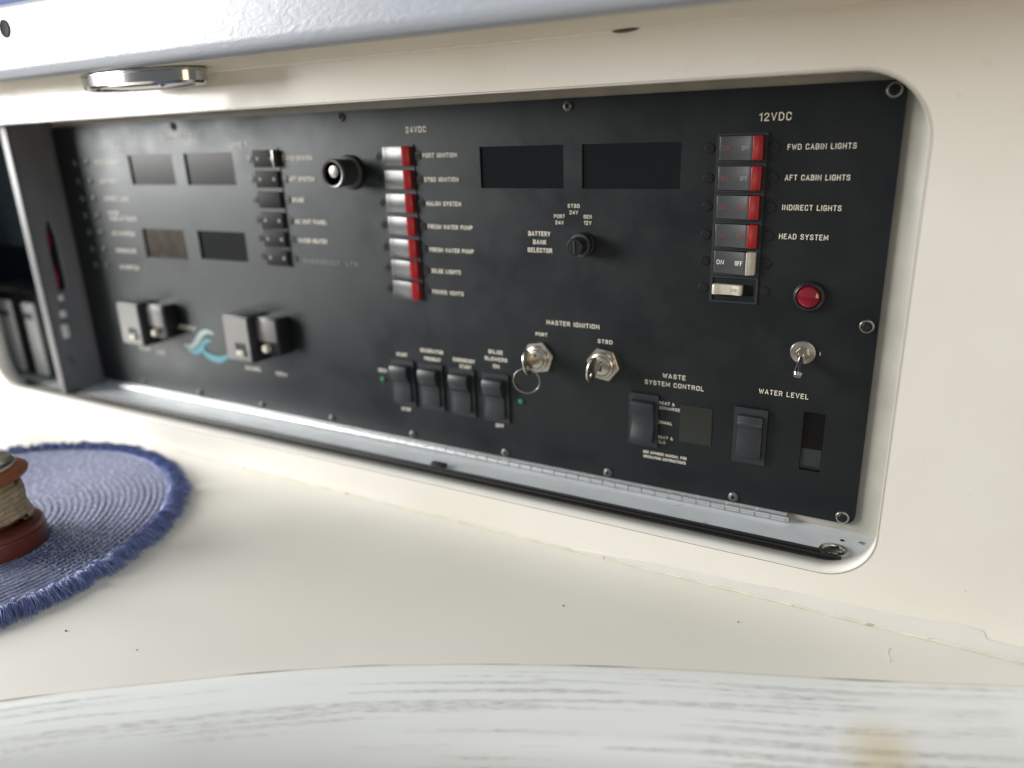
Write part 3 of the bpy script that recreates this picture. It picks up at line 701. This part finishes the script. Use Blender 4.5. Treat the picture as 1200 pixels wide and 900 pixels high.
# --- pilot light and toggle
pl = link('pilot_light', lathe([(0.0128, 0), (0.0128, 0.0018), (0.0118, 0.0036), (0.0104, 0.0046), (0.0096, 0.0040), (0.0092, 0.0028)], 36), M['black'], cp, (1.0003, -0.0001, 0.2430), label='round red pilot light in a black bezel')
link('red_lens', lathe([(0.0093, 0.0026), (0.0091, 0.0040), (0.0078, 0.0058), (0.0045, 0.0068), (0.0, 0.0071)], 32), M['redlens'], pl, (1.0003, -0.0001, 0.2430))
tg = link('toggle_switch', lathe([(0.0102, 0), (0.0102, 0.0010), (0.0094, 0.0019), (0.0062, 0.0024), (0.0060, 0.0016)], 32), M['nickel'], cp, (0.9992, -0.0001, 0.1950))
link('bushing', lathe([(0.0056, 0.0012), (0.0056, 0.0040), (0.0048, 0.0048), (0.0032, 0.0048), (0.0030, 0.0038), (0, 0.0038)], 6), M['nickel'], tg, (0.9992, -0.0001, 0.1950), (0, 0.2, 0))
link('bat_lever', lathe([(0.0020, 0.0030), (0.0026, 0.0120), (0.0037, 0.0210), (0.0040, 0.0235), (0.0030, 0.0255), (0, 0.0262)], 16), M['chrome'], tg, (0.9992, -0.0001, 0.1950), (0.62, 0, 0.0))
letters('I', 1.0128, 0.1955, 0.0009, 0.0034, cp, 'print')

# --- key locks
def hexnut(r, h):
    bm = bmesh.new()
    outer = [(r * math.cos(PI/3 * i + 0.3), r * math.sin(PI/3 * i + 0.3)) for i in range(6)]
    a = [bm.verts.new((x, 0, z)) for x, z in outer]; c = [bm.verts.new((x, -h, z)) for x, z in outer]
    for i in range(6): bm.faces.new((a[i], a[(i+1) % 6], c[(i+1) % 6], c[i]))
    bm.faces.new(a); bm.faces.new(list(reversed(c)))
    bmesh.ops.recalc_face_normals(bm, faces=bm.faces)
    bmesh.ops.bevel(bm, geom=list(bm.edges), offset=0.0007, segments=2, affect='EDGES')
    return finish(bm, 'hex_nut', True, 25)
HN = hexnut(0.0172, 0.0042)
LB = lathe([(0.0125, 0.004), (0.0125, 0.0058), (0.0118, 0.0072), (0.0104, 0.0078), (0.0098, 0.0068), (0.0092, 0.0068), (0.0086, 0.0090), (0.0070, 0.0096), (0, 0.0097)], 36)
def keylock(x, z, rot):
    l = link('key_lock', HN, M['nickel'], cp, (x, -0.0001, z), (0, rot, 0))
    link('lock_barrel', LB, M['nickel'], cp, (x, -0.0001, z))
    link('key_slot', box(-0.0010, 0.0010, -0.0102, -0.0090, -0.0052, 0.0052), M['hole'], cp, (x, 0, z))
keylock(0.7500, 0.1630, 0.1); keylock(0.8200, 0.1640, 0.45)
letters('MASTER IGNITION', 0.7870, 0.2000, 0.0560, 0.0052, cp, bold=0.018)
letters('PORT', 0.7530, 0.1868, 0.0130, 0.0042, cp, bold=0.025); letters('STBD', 0.8210, 0.1862, 0.0150, 0.0044, cp, bold=0.018)

def key_mesh():
    head = []
    for i in range(28):
        a = 2 * PI * i / 28
        head.append((0.0230 + 0.0085 * math.cos(a), 0.0128 * math.sin(a)))
    hole = circle(0.0262, -0.0045, 0.0026, 14)
    me = plate([head, hole], -0.0009, 0.0009, 0.0003, 'key_head')
    return me
KH = key_mesh()
for v in KH.vertices: v.co = (v.co.y, -v.co.x, v.co.z)      # plane turned to stand out from the lock
SHK = box(-0.0009, 0.0009, -0.0160, -0.0098, -0.0038, 0.0038, 0.0003)
def key(x, z, rz, rx, lab):
    t = thing('key', lab, 'key', (x, -0.0098, z), 'keys in the master ignition locks')
    a = link('key_head', KH, M['nickel'], t, (x, 0, z)); b_ = link('shank', SHK, M['nickel'], t, (x, 0, z))
    for o in (a, b_):
        o.location = (0, 0.0098, 0)
    t.rotation_euler = (0, rx, rz)
    return t
key(0.7500, 0.1630, -0.10, -0.12, 'silver key with a split ring, in the lock under the word PORT')
key(0.8200, 0.1640, -0.22, 0.16, 'silver key without a ring, in the lock under the word STBD')
ringc = Vector((0.7500, -0.0290, 0.1462))
rp = []
for i in range(96):
    a = 2 * PI * i / 48
    rp.append(ringc + Vector((0.0128 * math.cos(a), 0.0035 * math.cos(a) + 0.0006 * (i / 96), 0.0128 * math.sin(a))))
kr = link('key_ring', None, None)
bpy.data.objects.remove(kr)
kr = link('key_ring', tube([p - ringc for p in rp], 0.00065, 8), M['ringsteel'], None, ringc)
tag(kr, 'thin steel split ring hanging from the key in the left ignition lock', 'key ring')

# --- rocker switches
BZ = plate([rrect(-0.0158, 0.0158, -0.0270, 0.0270, 0.0012, 3), rrect(-0.0118, 0.0118, -0.0215, 0.0215, 0.0006, 2)], -0.0024, -0.0001, 0.0, 'bezel')
big = [(0.0, -0.0213), (-0.0058, -0.0213), (-0.0044, -0.006), (-0.0050, 0.0015), (-0.0098, 0.0058), (-0.0098, 0.0085), (-0.0116, 0.0092), (-0.0112, 0.0128), (-0.0128, 0.0136), (-0.0118, 0.0185), (-0.0105, 0.0213), (0.0, 0.0213)]
BIGR = extrude_x(big, -0.0115, 0.0115, 0.0004, 'rocker_paddle')
for x, z in ((0.5765, 0.1135), (0.6155, 0.1135), (0.6560, 0.1128), (0.6980, 0.1125)):
    s = link('rocker_switch', BZ, M['blackmatte'], cp, (x, 0, z))
    link('rocker_paddle', BIGR, M['blackmatte'], s, (x, 0, z))
for s, x, z, w in (('START', 0.5765, 0.1462, 0.0150), ('GENERATOR', 0.6175, 0.1545, 0.0300), ('PREHEAT', 0.6180, 0.1455, 0.0215), ('EMERGENCY', 0.6590, 0.1487, 0.0275), ('START', 0.6605, 0.1418, 0.0150),
                   ('BILGE', 0.6990, 0.1625, 0.0170), ('BLOWERS', 0.6990, 0.1548, 0.0270), ('ON', 0.6990, 0.1470, 0.0075), ('STOP', 0.5765, 0.0808, 0.0130), ('OFF', 0.7005, 0.0805, 0.0100), ('GEN', 0.5465, 0.1240, 0.0115)):
    letters(s, x, z, w, 0.0048, cp, bold=0.03)
LED = lathe([(0.0030, 0), (0.0030, 0.0012), (0.0022, 0.0026), (0, 0.0032)], 16)
link('green_indicator', LED, M['green'], cp, (0.5465, 0, 0.1135)); link('green_indicator', LED, M['green'], cp, (0.7275, 0, 0.1125))

# water level and waste switches
BZ2 = plate([rrect(-0.0145, 0.0145, -0.0262, 0.0262, 0.0010, 3), rrect(-0.0112, 0.0112, -0.0200, 0.0200, 0.0006, 2)], -0.0030, -0.0001, 0.0, 'bezel')
wl = [(0.0, -0.0196), (-0.0062, -0.0196), (-0.0058, -0.0080), (-0.0052, 0.0), (-0.0058, 0.0075), (-0.0078, 0.0120), (-0.0066, 0.0132), (-0.0060, 0.0196), (0.0, 0.0196)]
s = link('rocker_switch', BZ2, M['blackmatte'], cp, (0.9610, 0, 0.1135)); link('rocker_paddle', extrude_x(wl, -0.0108, 0.0108, 0.0004), M['blackmatte'], s, (0.9612, 0, 0.1135))
ws = [(0.0, -0.0196)] + [(-0.0098 + 0.0044 * math.cos(t * PI / 2 * 0.95) ** 2, -0.0196 + 0.0392 * (t + 1) / 2) for t in [-1 + i * 0.2 for i in range(11)]] + [(0.0, 0.0196)]
s = link('rocker_switch', BZ2, M['blackmatte'], cp, (0.8615, 0, 0.1135)); link('rocker_paddle', extrude_x(ws, -0.0108, 0.0108, 0.0004), M['blackmatte'], s, (0.8620, 0, 0.1135))
letters('WATER LEVEL', 0.9865, 0.1565, 0.0410, 0.0052, cp, rot=(0, 0.0, 0))
letters('WASTE', 0.8895, 0.1598, 0.0215, 0.0050, cp); letters('SYSTEM CONTROL', 0.8895, 0.1515, 0.0560, 0.0050, cp)
for s_, x, z, w in (('TREAT &', 0.8822, 0.1325, 0.0175), ('DISCHARGE', 0.8842, 0.1276, 0.0240), ('NORMAL', 0.8808, 0.1130, 0.0170), ('TREAT &', 0.8815, 0.0978, 0.0180), ('HOLD', 0.8780, 0.0928, 0.0110)):
    letters(s_, x, z, w, 0.0034, cp, bold=0.022)
letters('SEE OWNERS MANUAL FOR', 0.8830, 0.0800, 0.0430, 0.0032, cp, bold=0.03); letters('OPERATING INSTRUCTIONS', 0.8828, 0.0752, 0.0420, 0.0032, cp, bold=0.03)

# --- big rotary knob
kx, kz = 0.5275, 0.3440
rk = link('rotary_knob', lathe([(0.0175, 0), (0.0175, 0.0035), (0.0160, 0.0045), (0.0140, 0.0050), (0.0145, 0.0240), (0.0150, 0.0262)], 40), M['rocker'], cp, (kx, 0, kz))
link('base_ring', lathe([(0.0180, 0), (0.0180, 0.0024), (0.0172, 0.0034), (0.0160, 0.0036)], 40), M['screw'], rk, (kx, 0, kz))
link('knob_ring', lathe([(0.0150, 0.0255), (0.0152, 0.0285), (0.0140, 0.0295), (0.0122, 0.0290), (0.0118, 0.0262)], 40), M['greyscrew'], rk, (kx, 0, kz))
link('knob_face', lathe([(0.0120, 0.0255), (0.0118, 0.0262), (0.0, 0.0262)], 32), M['rocker'], rk, (kx, 0, kz))
link('face_badge', lathe([(0.0062, 0.0262), (0.0060, 0.0275), (0.004, 0.0280), (0, 0.0281)], 20), M['ringsteel'], rk, (kx + 0.001, 0, kz + 0.002))

# --- indicator pairs at the far left
RING = lathe([(0.0046, 0), (0.0046, 0.0010), (0.0038, 0.0014), (0.0032, 0.0009)], 16)
LENS = lathe([(0.0033, 0.0006), (0.0028, 0.0016), (0, 0.0022)], 14)
for i, z in enumerate((0.3595, 0.3355, 0.3120, 0.2890, 0.2660, 0.2430, 0.2200)):
    for x in (0.0440, 0.0700):
        r = link('indicator_lamp', RING, M['rocker'], cp, (x, 0, z)); link('indicator_lens', LENS, M['clear'], r, (x, 0, z))
for s, x0, x1, z in (('CHARGER', 0.0895, 0.1380, 0.3592), ('BATTERY', 0.0915, 0.1270, 0.3350), ('SHORE LINE', 0.0930, 0.1430, 0.3120), ('WATER', 0.0950, 0.1180, 0.2930), ('HEATER', 0.0960, 0.1520, 0.2860),
                     ('AC SYSTEM', 0.0955, 0.1440, 0.2660), ('GENERATOR', 0.0970, 0.1390, 0.2428), ('INVERTER', 0.0980, 0.1390, 0.2200), ('OFF', 0.1390, 0.1510, 0.3765)):
    letters(s, (x0 + x1)/2, z, x1 - x0, 0.0058, cp, bold=0.02)
letters('SHORE', 0.2440, 0.3860, 0.0250, 0.0068, cp, bold=0.03); letters('LINE', 0.2760, 0.3865, 0.0200, 0.0068, cp, bold=0.03); letters('LINE 1', 0.3630, 0.3760, 0.0270, 0.0060, cp, bold=0.03)

# --- guarded slide selectors; sheen of the black fronts is put into grey plates
def slide_selector(x, label):
    b1 = link('guarded_selector', box(x - 0.0230, x + 0.0230, -0.0300, -0.0002, 0.1190, 0.1780, 0.0020), M['blackmatte'], cp, label=label)
    link('face_plate', plate([rrect(x - 0.0205, x + 0.0205, 0.1215, 0.1755, 0.0015, 2), rrect(x - 0.004, x + 0.014, 0.1280, 0.1440, 0.0010, 1)], -0.0312, -0.0302), mat('sheen_grey_plate', (0.17, 0.17, 0.165), 0.35) if 'sheen_grey_plate' not in bpy.data.materials else bpy.data.materials['sheen_grey_plate'], b1)
    link('slide_tab', box(x - 0.001, x + 0.011, -0.0345, -0.0303, 0.1285, 0.1350, 0.0008), M['ivory'], b1)
    link('side_block', box(x + 0.0235, x + 0.0600, -0.0200, -0.0002, 0.1310, 0.1760, 0.0015), M['black'], b1)
    link('side_plate', box(x + 0.0260, x + 0.0570, -0.0212, -0.0202, 0.1470, 0.1735, 0.0004), bpy.data.materials['sheen_grey_plate'], b1)
    link('side_button', lathe([(0.0052, 0.0202), (0.0052, 0.0250), (0.0040, 0.0265), (0, 0.0268)], 18), M['ivory'], b1, (x + 0.0400, 0, 0.1385))
slide_selector(0.1410, 'protruding black selector with a grey sheen on its face at the left end'); slide_selector(0.3480, 'protruding black selector with a grey sheen on its face right of the wave emblem')
for s, x, z, w in (('MAIN', 0.118, 0.1040, 0.022), ('ON', 0.1430, 0.1160, 0.010), ('LINE', 0.1520, 0.1020, 0.017), ('SHORE', 0.3330, 0.1000, 0.027), ('GEN', 0.3830, 0.0990, 0.018)):
    letters(s, x, z, w, 0.0056, cp, 'print', bold=0.03)
# wave emblem: pale crest and teal curls
def stroke(pts, wd):
    P = [Vector((p[0], 0, p[1])) for p in pts]
    bm = bmesh.new(); L_, R_ = [], []
    for i, p in enumerate(P):
        t = (P[min(i+1, len(P)-1)] - P[max(i-1, 0)]).normalized(); nn = Vector((-t.z, 0, t.x))
        w_ = wd * (0.25 + 0.75 * math.sin(PI * (i + 0.6) / (len(P) + 0.2)))
        L_.append(bm.verts.new(p + nn * w_)); R_.append(bm.verts.new(p - nn * w_))
    for i in range(len(P) - 1): bm.faces.new((L_[i], L_[i+1], R_[i+1], R_[i]))
    for v in bm.verts: v.co.y = 0
    me = finish(bm, 'wave_emblem'); return me
def smooth(pts, k=6): return [(p.x, p.y) for p in resample([(a, b_) for a, b_ in pts], 0.003)]
link('wave_emblem', stroke(smooth([(0.205, 0.119), (0.218, 0.117), (0.230, 0.124), (0.242, 0.136), (0.255, 0.142), (0.268, 0.140)]), 0.0042), M['paleblue'], cp, (0, -0.0005, 0))
link('wave_emblem', stroke(smooth([(0.212, 0.112), (0.228, 0.111), (0.240, 0.118), (0.250, 0.128), (0.262, 0.130)]), 0.0040), M['teal'], cp, (0, -0.0009, 0))
link('wave_emblem', stroke(smooth([(0.243, 0.124), (0.244, 0.113), (0.258, 0.107), (0.275, 0.106), (0.292, 0.113)]), 0.0048), M['teal'], cp, (0, -0.0013, 0))
sc_ = [(0.196 + 0.0016 * i, 0.1440 + 0.0030 * math.sin(i * 1.15) + 0.0012 * math.sin(i * 2.3)) for i in range(26)]
link('script_lettering', stroke(sc_, 0.0011), M['print'], cp, (0, -0.0005, 0))

# ================================================================== placemat and spool
mc = Vector((0.226, -0.3265, 0.0)); MR = 0.222
def mat_core():
    bm = bmesh.new(); uvl = bm.loops.layers.uv.new('UVMap')
    R = MR - 0.011; pitch = 0.0066; na = 720; nr = int(R / pitch) * 5
    rings = []
    for i in range(nr + 1):
        r = max(0.0008, R * i / nr)
        ph = (r / pitch) % 1.0
        ring = []
        for j in range(na):
            a = 2 * PI * j / na
            spiral = ((r / pitch) + j / na) % 1.0
            h = 0.0030 + 0.0017 * abs(math.sin(PI * spiral)) ** 0.6
            n_ = int(r * 2 * PI / 0.0045)
            h += 0.0004 * math.sin(n_ * a + PI * (int(r / pitch + j / na) % 2)) * abs(math.sin(PI * spiral))
            h += 0.0010 * math.sin(3 * a + 1) * (r / R) ** 2
            if i == nr: h = 0.0002
            ring.append(bm.verts.new((r * math.cos(a), r * math.sin(a), h)))
        rings.append(ring)
    for i in range(nr):
        r0, r1 = R * i / nr, R * (i + 1) / nr
        for j in range(na):
            f = bm.faces.new((rings[i][j], rings[i+1][j], rings[i+1][(j+1) % na], rings[i][(j+1) % na]))
            a0, a1 = 2*PI*j/na, 2*PI*(j+1)/na
            for l, (u, v) in zip(f.loops, ((a0*r0, r0), (a0*r1, r1), (a1*r1, r1), (a1*r0, r0))): l[uvl].uv = (u, v)
            f.smooth = True
    bm.faces.new(list(reversed(rings[0])))
    me = bpy.data.meshes.new('mat_core'); bm.to_mesh(me); bm.free(); return me
pm = thing('placemat', 'round braided blue woven placemat with a shaggy blue fringe lying on the counter', 'placemat', mc)
link('woven_braid', mat_core(), M['weave'], pm, mc)
def fringe():
    verts, faces = [], []
    rnd = random.Random(3)
    N = 520
    for t_ in range(N):
        a0 = 2 * PI * (t_ + rnd.uniform(-0.3, 0.3)) / N
        leanA = rnd.uniform(-0.35, 0.35); up = rnd.uniform(0.0, 0.006); ln = rnd.uniform(0.011, 0.023)
        for k in range(22):
            a = a0 + rnd.gauss(0, 0.0042)
            r0 = MR - 0.0135 + rnd.uniform(-0.001, 0.002)
            d = Vector((math.cos(a + leanA * 0.5 + rnd.gauss(0, 0.16)), math.sin(a + leanA * 0.5 + rnd.gauss(0, 0.16)), 0))
            p = Vector((r0 * math.cos(a), r0 * math.sin(a), 0.0040 + rnd.uniform(0, 0.0015)))
            L_ = ln * rnd.uniform(0.75, 1.1); hmax = 0.0015 + up + rnd.uniform(0, 0.003)
            side = Vector((-d.y, d.x, 0)); wd = rnd.uniform(0.00022, 0.00042)
            base = len(verts); seg = 4
            curl = rnd.gauss(0, 0.0018)
            for s_ in range(seg + 1):
                q = s_ / seg
                c = p + d * (L_ * q) + side * (curl * q * q) + Vector((0, 0, hmax * math.sin(PI * min(1, q * 0.9 + 0.1)) - p.z * 0.75 * q * q))
                c.z = max(c.z, 0.0006)
                ww = wd * (1 - 0.6 * q)
                verts += [tuple(c - side * ww), tuple(c + side * ww), tuple(c + Vector((0, 0, ww * 1.6)))]
            for s_ in range(seg):
                i0, i1 = base + s_ * 3, base + s_ * 3 + 3
                faces += [(i0, i0+1, i1+1, i1), (i0+1, i0+2, i1+2, i1+1), (i0+2, i0, i1, i1+2)]
    me = bpy.data.meshes.new('fringe'); me.from_pydata(verts, [], faces); me.update(); return me
link('fringe', fringe(), M['fringe'], pm, mc, kind='stuff')
# stitched welt where braid meets the fringe
link('edge_welt', tube([(math.cos(2*PI*i/240) * (MR - 0.0112), math.sin(2*PI*i/240) * (MR - 0.0112), 0.0036 + 0.0004*math.sin(i*1.9)) for i in range(240)], 0.0019, 8, closed=True), M['fringe'], pm, mc)

sc0 = Vector((0.305, -0.324, 0.0052))
sp = thing('rope_spool', 'dark red wooden spool with a metal cap, wound with twine, on the blue placemat', 'spool', sc0)
link('base', lathe([(0.0, 0), (0.0445, 0), (0.0455, 0.0012), (0.0452, 0.0155), (0.0440, 0.0172), (0.0448, 0.0185), (0.0435, 0.0220), (0.0405, 0.0240), (0.030, 0.0245), (0, 0.0245)], 72, 'Z'), M['darkwood'], sp, sc0)
link('core', lathe([(0.026, 0.02), (0.024, 0.072), (0, 0.072)], 32, 'Z'), M['darkwood'], sp, sc0)
link('top_flange', lathe([(0.020, 0.066), (0.034, 0.0695), (0.0415, 0.0745), (0.0422, 0.0775), (0.040, 0.0795), (0.030, 0.0835), (0, 0.0840)], 72, 'Z'), M['lightwood'], sp, sc0)
link('metal_cap', lathe([(0.0325, 0.0830), (0.0330, 0.0865), (0.0310, 0.0895), (0.024, 0.0925), (0.012, 0.0935), (0, 0.0936)], 48, 'Z'), M['nickel'], sp, sc0)
def twine():
    bm = bmesh.new(); rings = []; turns = 7.0; steps = 900; n = 12
    for i in range(steps + 1):
        q = i / steps; a = 2 * PI * turns * q + 0.6
        R = 0.0335 - 0.0050 * q + 0.0012 * math.sin(q * 37)
        z = 0.0290 + 0.0365 * q + 0.0008 * math.sin(a * 1.0 + 1)
        c = Vector((R * math.cos(a), R * math.sin(a), z))
        out = Vector((math.cos(a), math.sin(a), 0)); up = Vector((0, 0, 1))
        tw = 2 * PI * i / 26
        ring = []
        for j in range(n):
            b_ = 2 * PI * j / n
            rr = 0.0030 + 0.00085 * abs(math.cos(1.5 * (b_ - tw)))
            ring.append(bm.verts.new(c + rr * (math.cos(b_) * out + math.sin(b_) * up)))
        rings.append(ring)
    for A, B in zip(rings, rings[1:]):
        for j in range(n): bm.faces.new((A[j], A[(j+1) % n], B[(j+1) % n], B[j]))
    return finish(bm, 'twine', True, 80)
link('twine', twine(), M['rope'], sp, sc0)

S.render.engine = 'CYCLES'
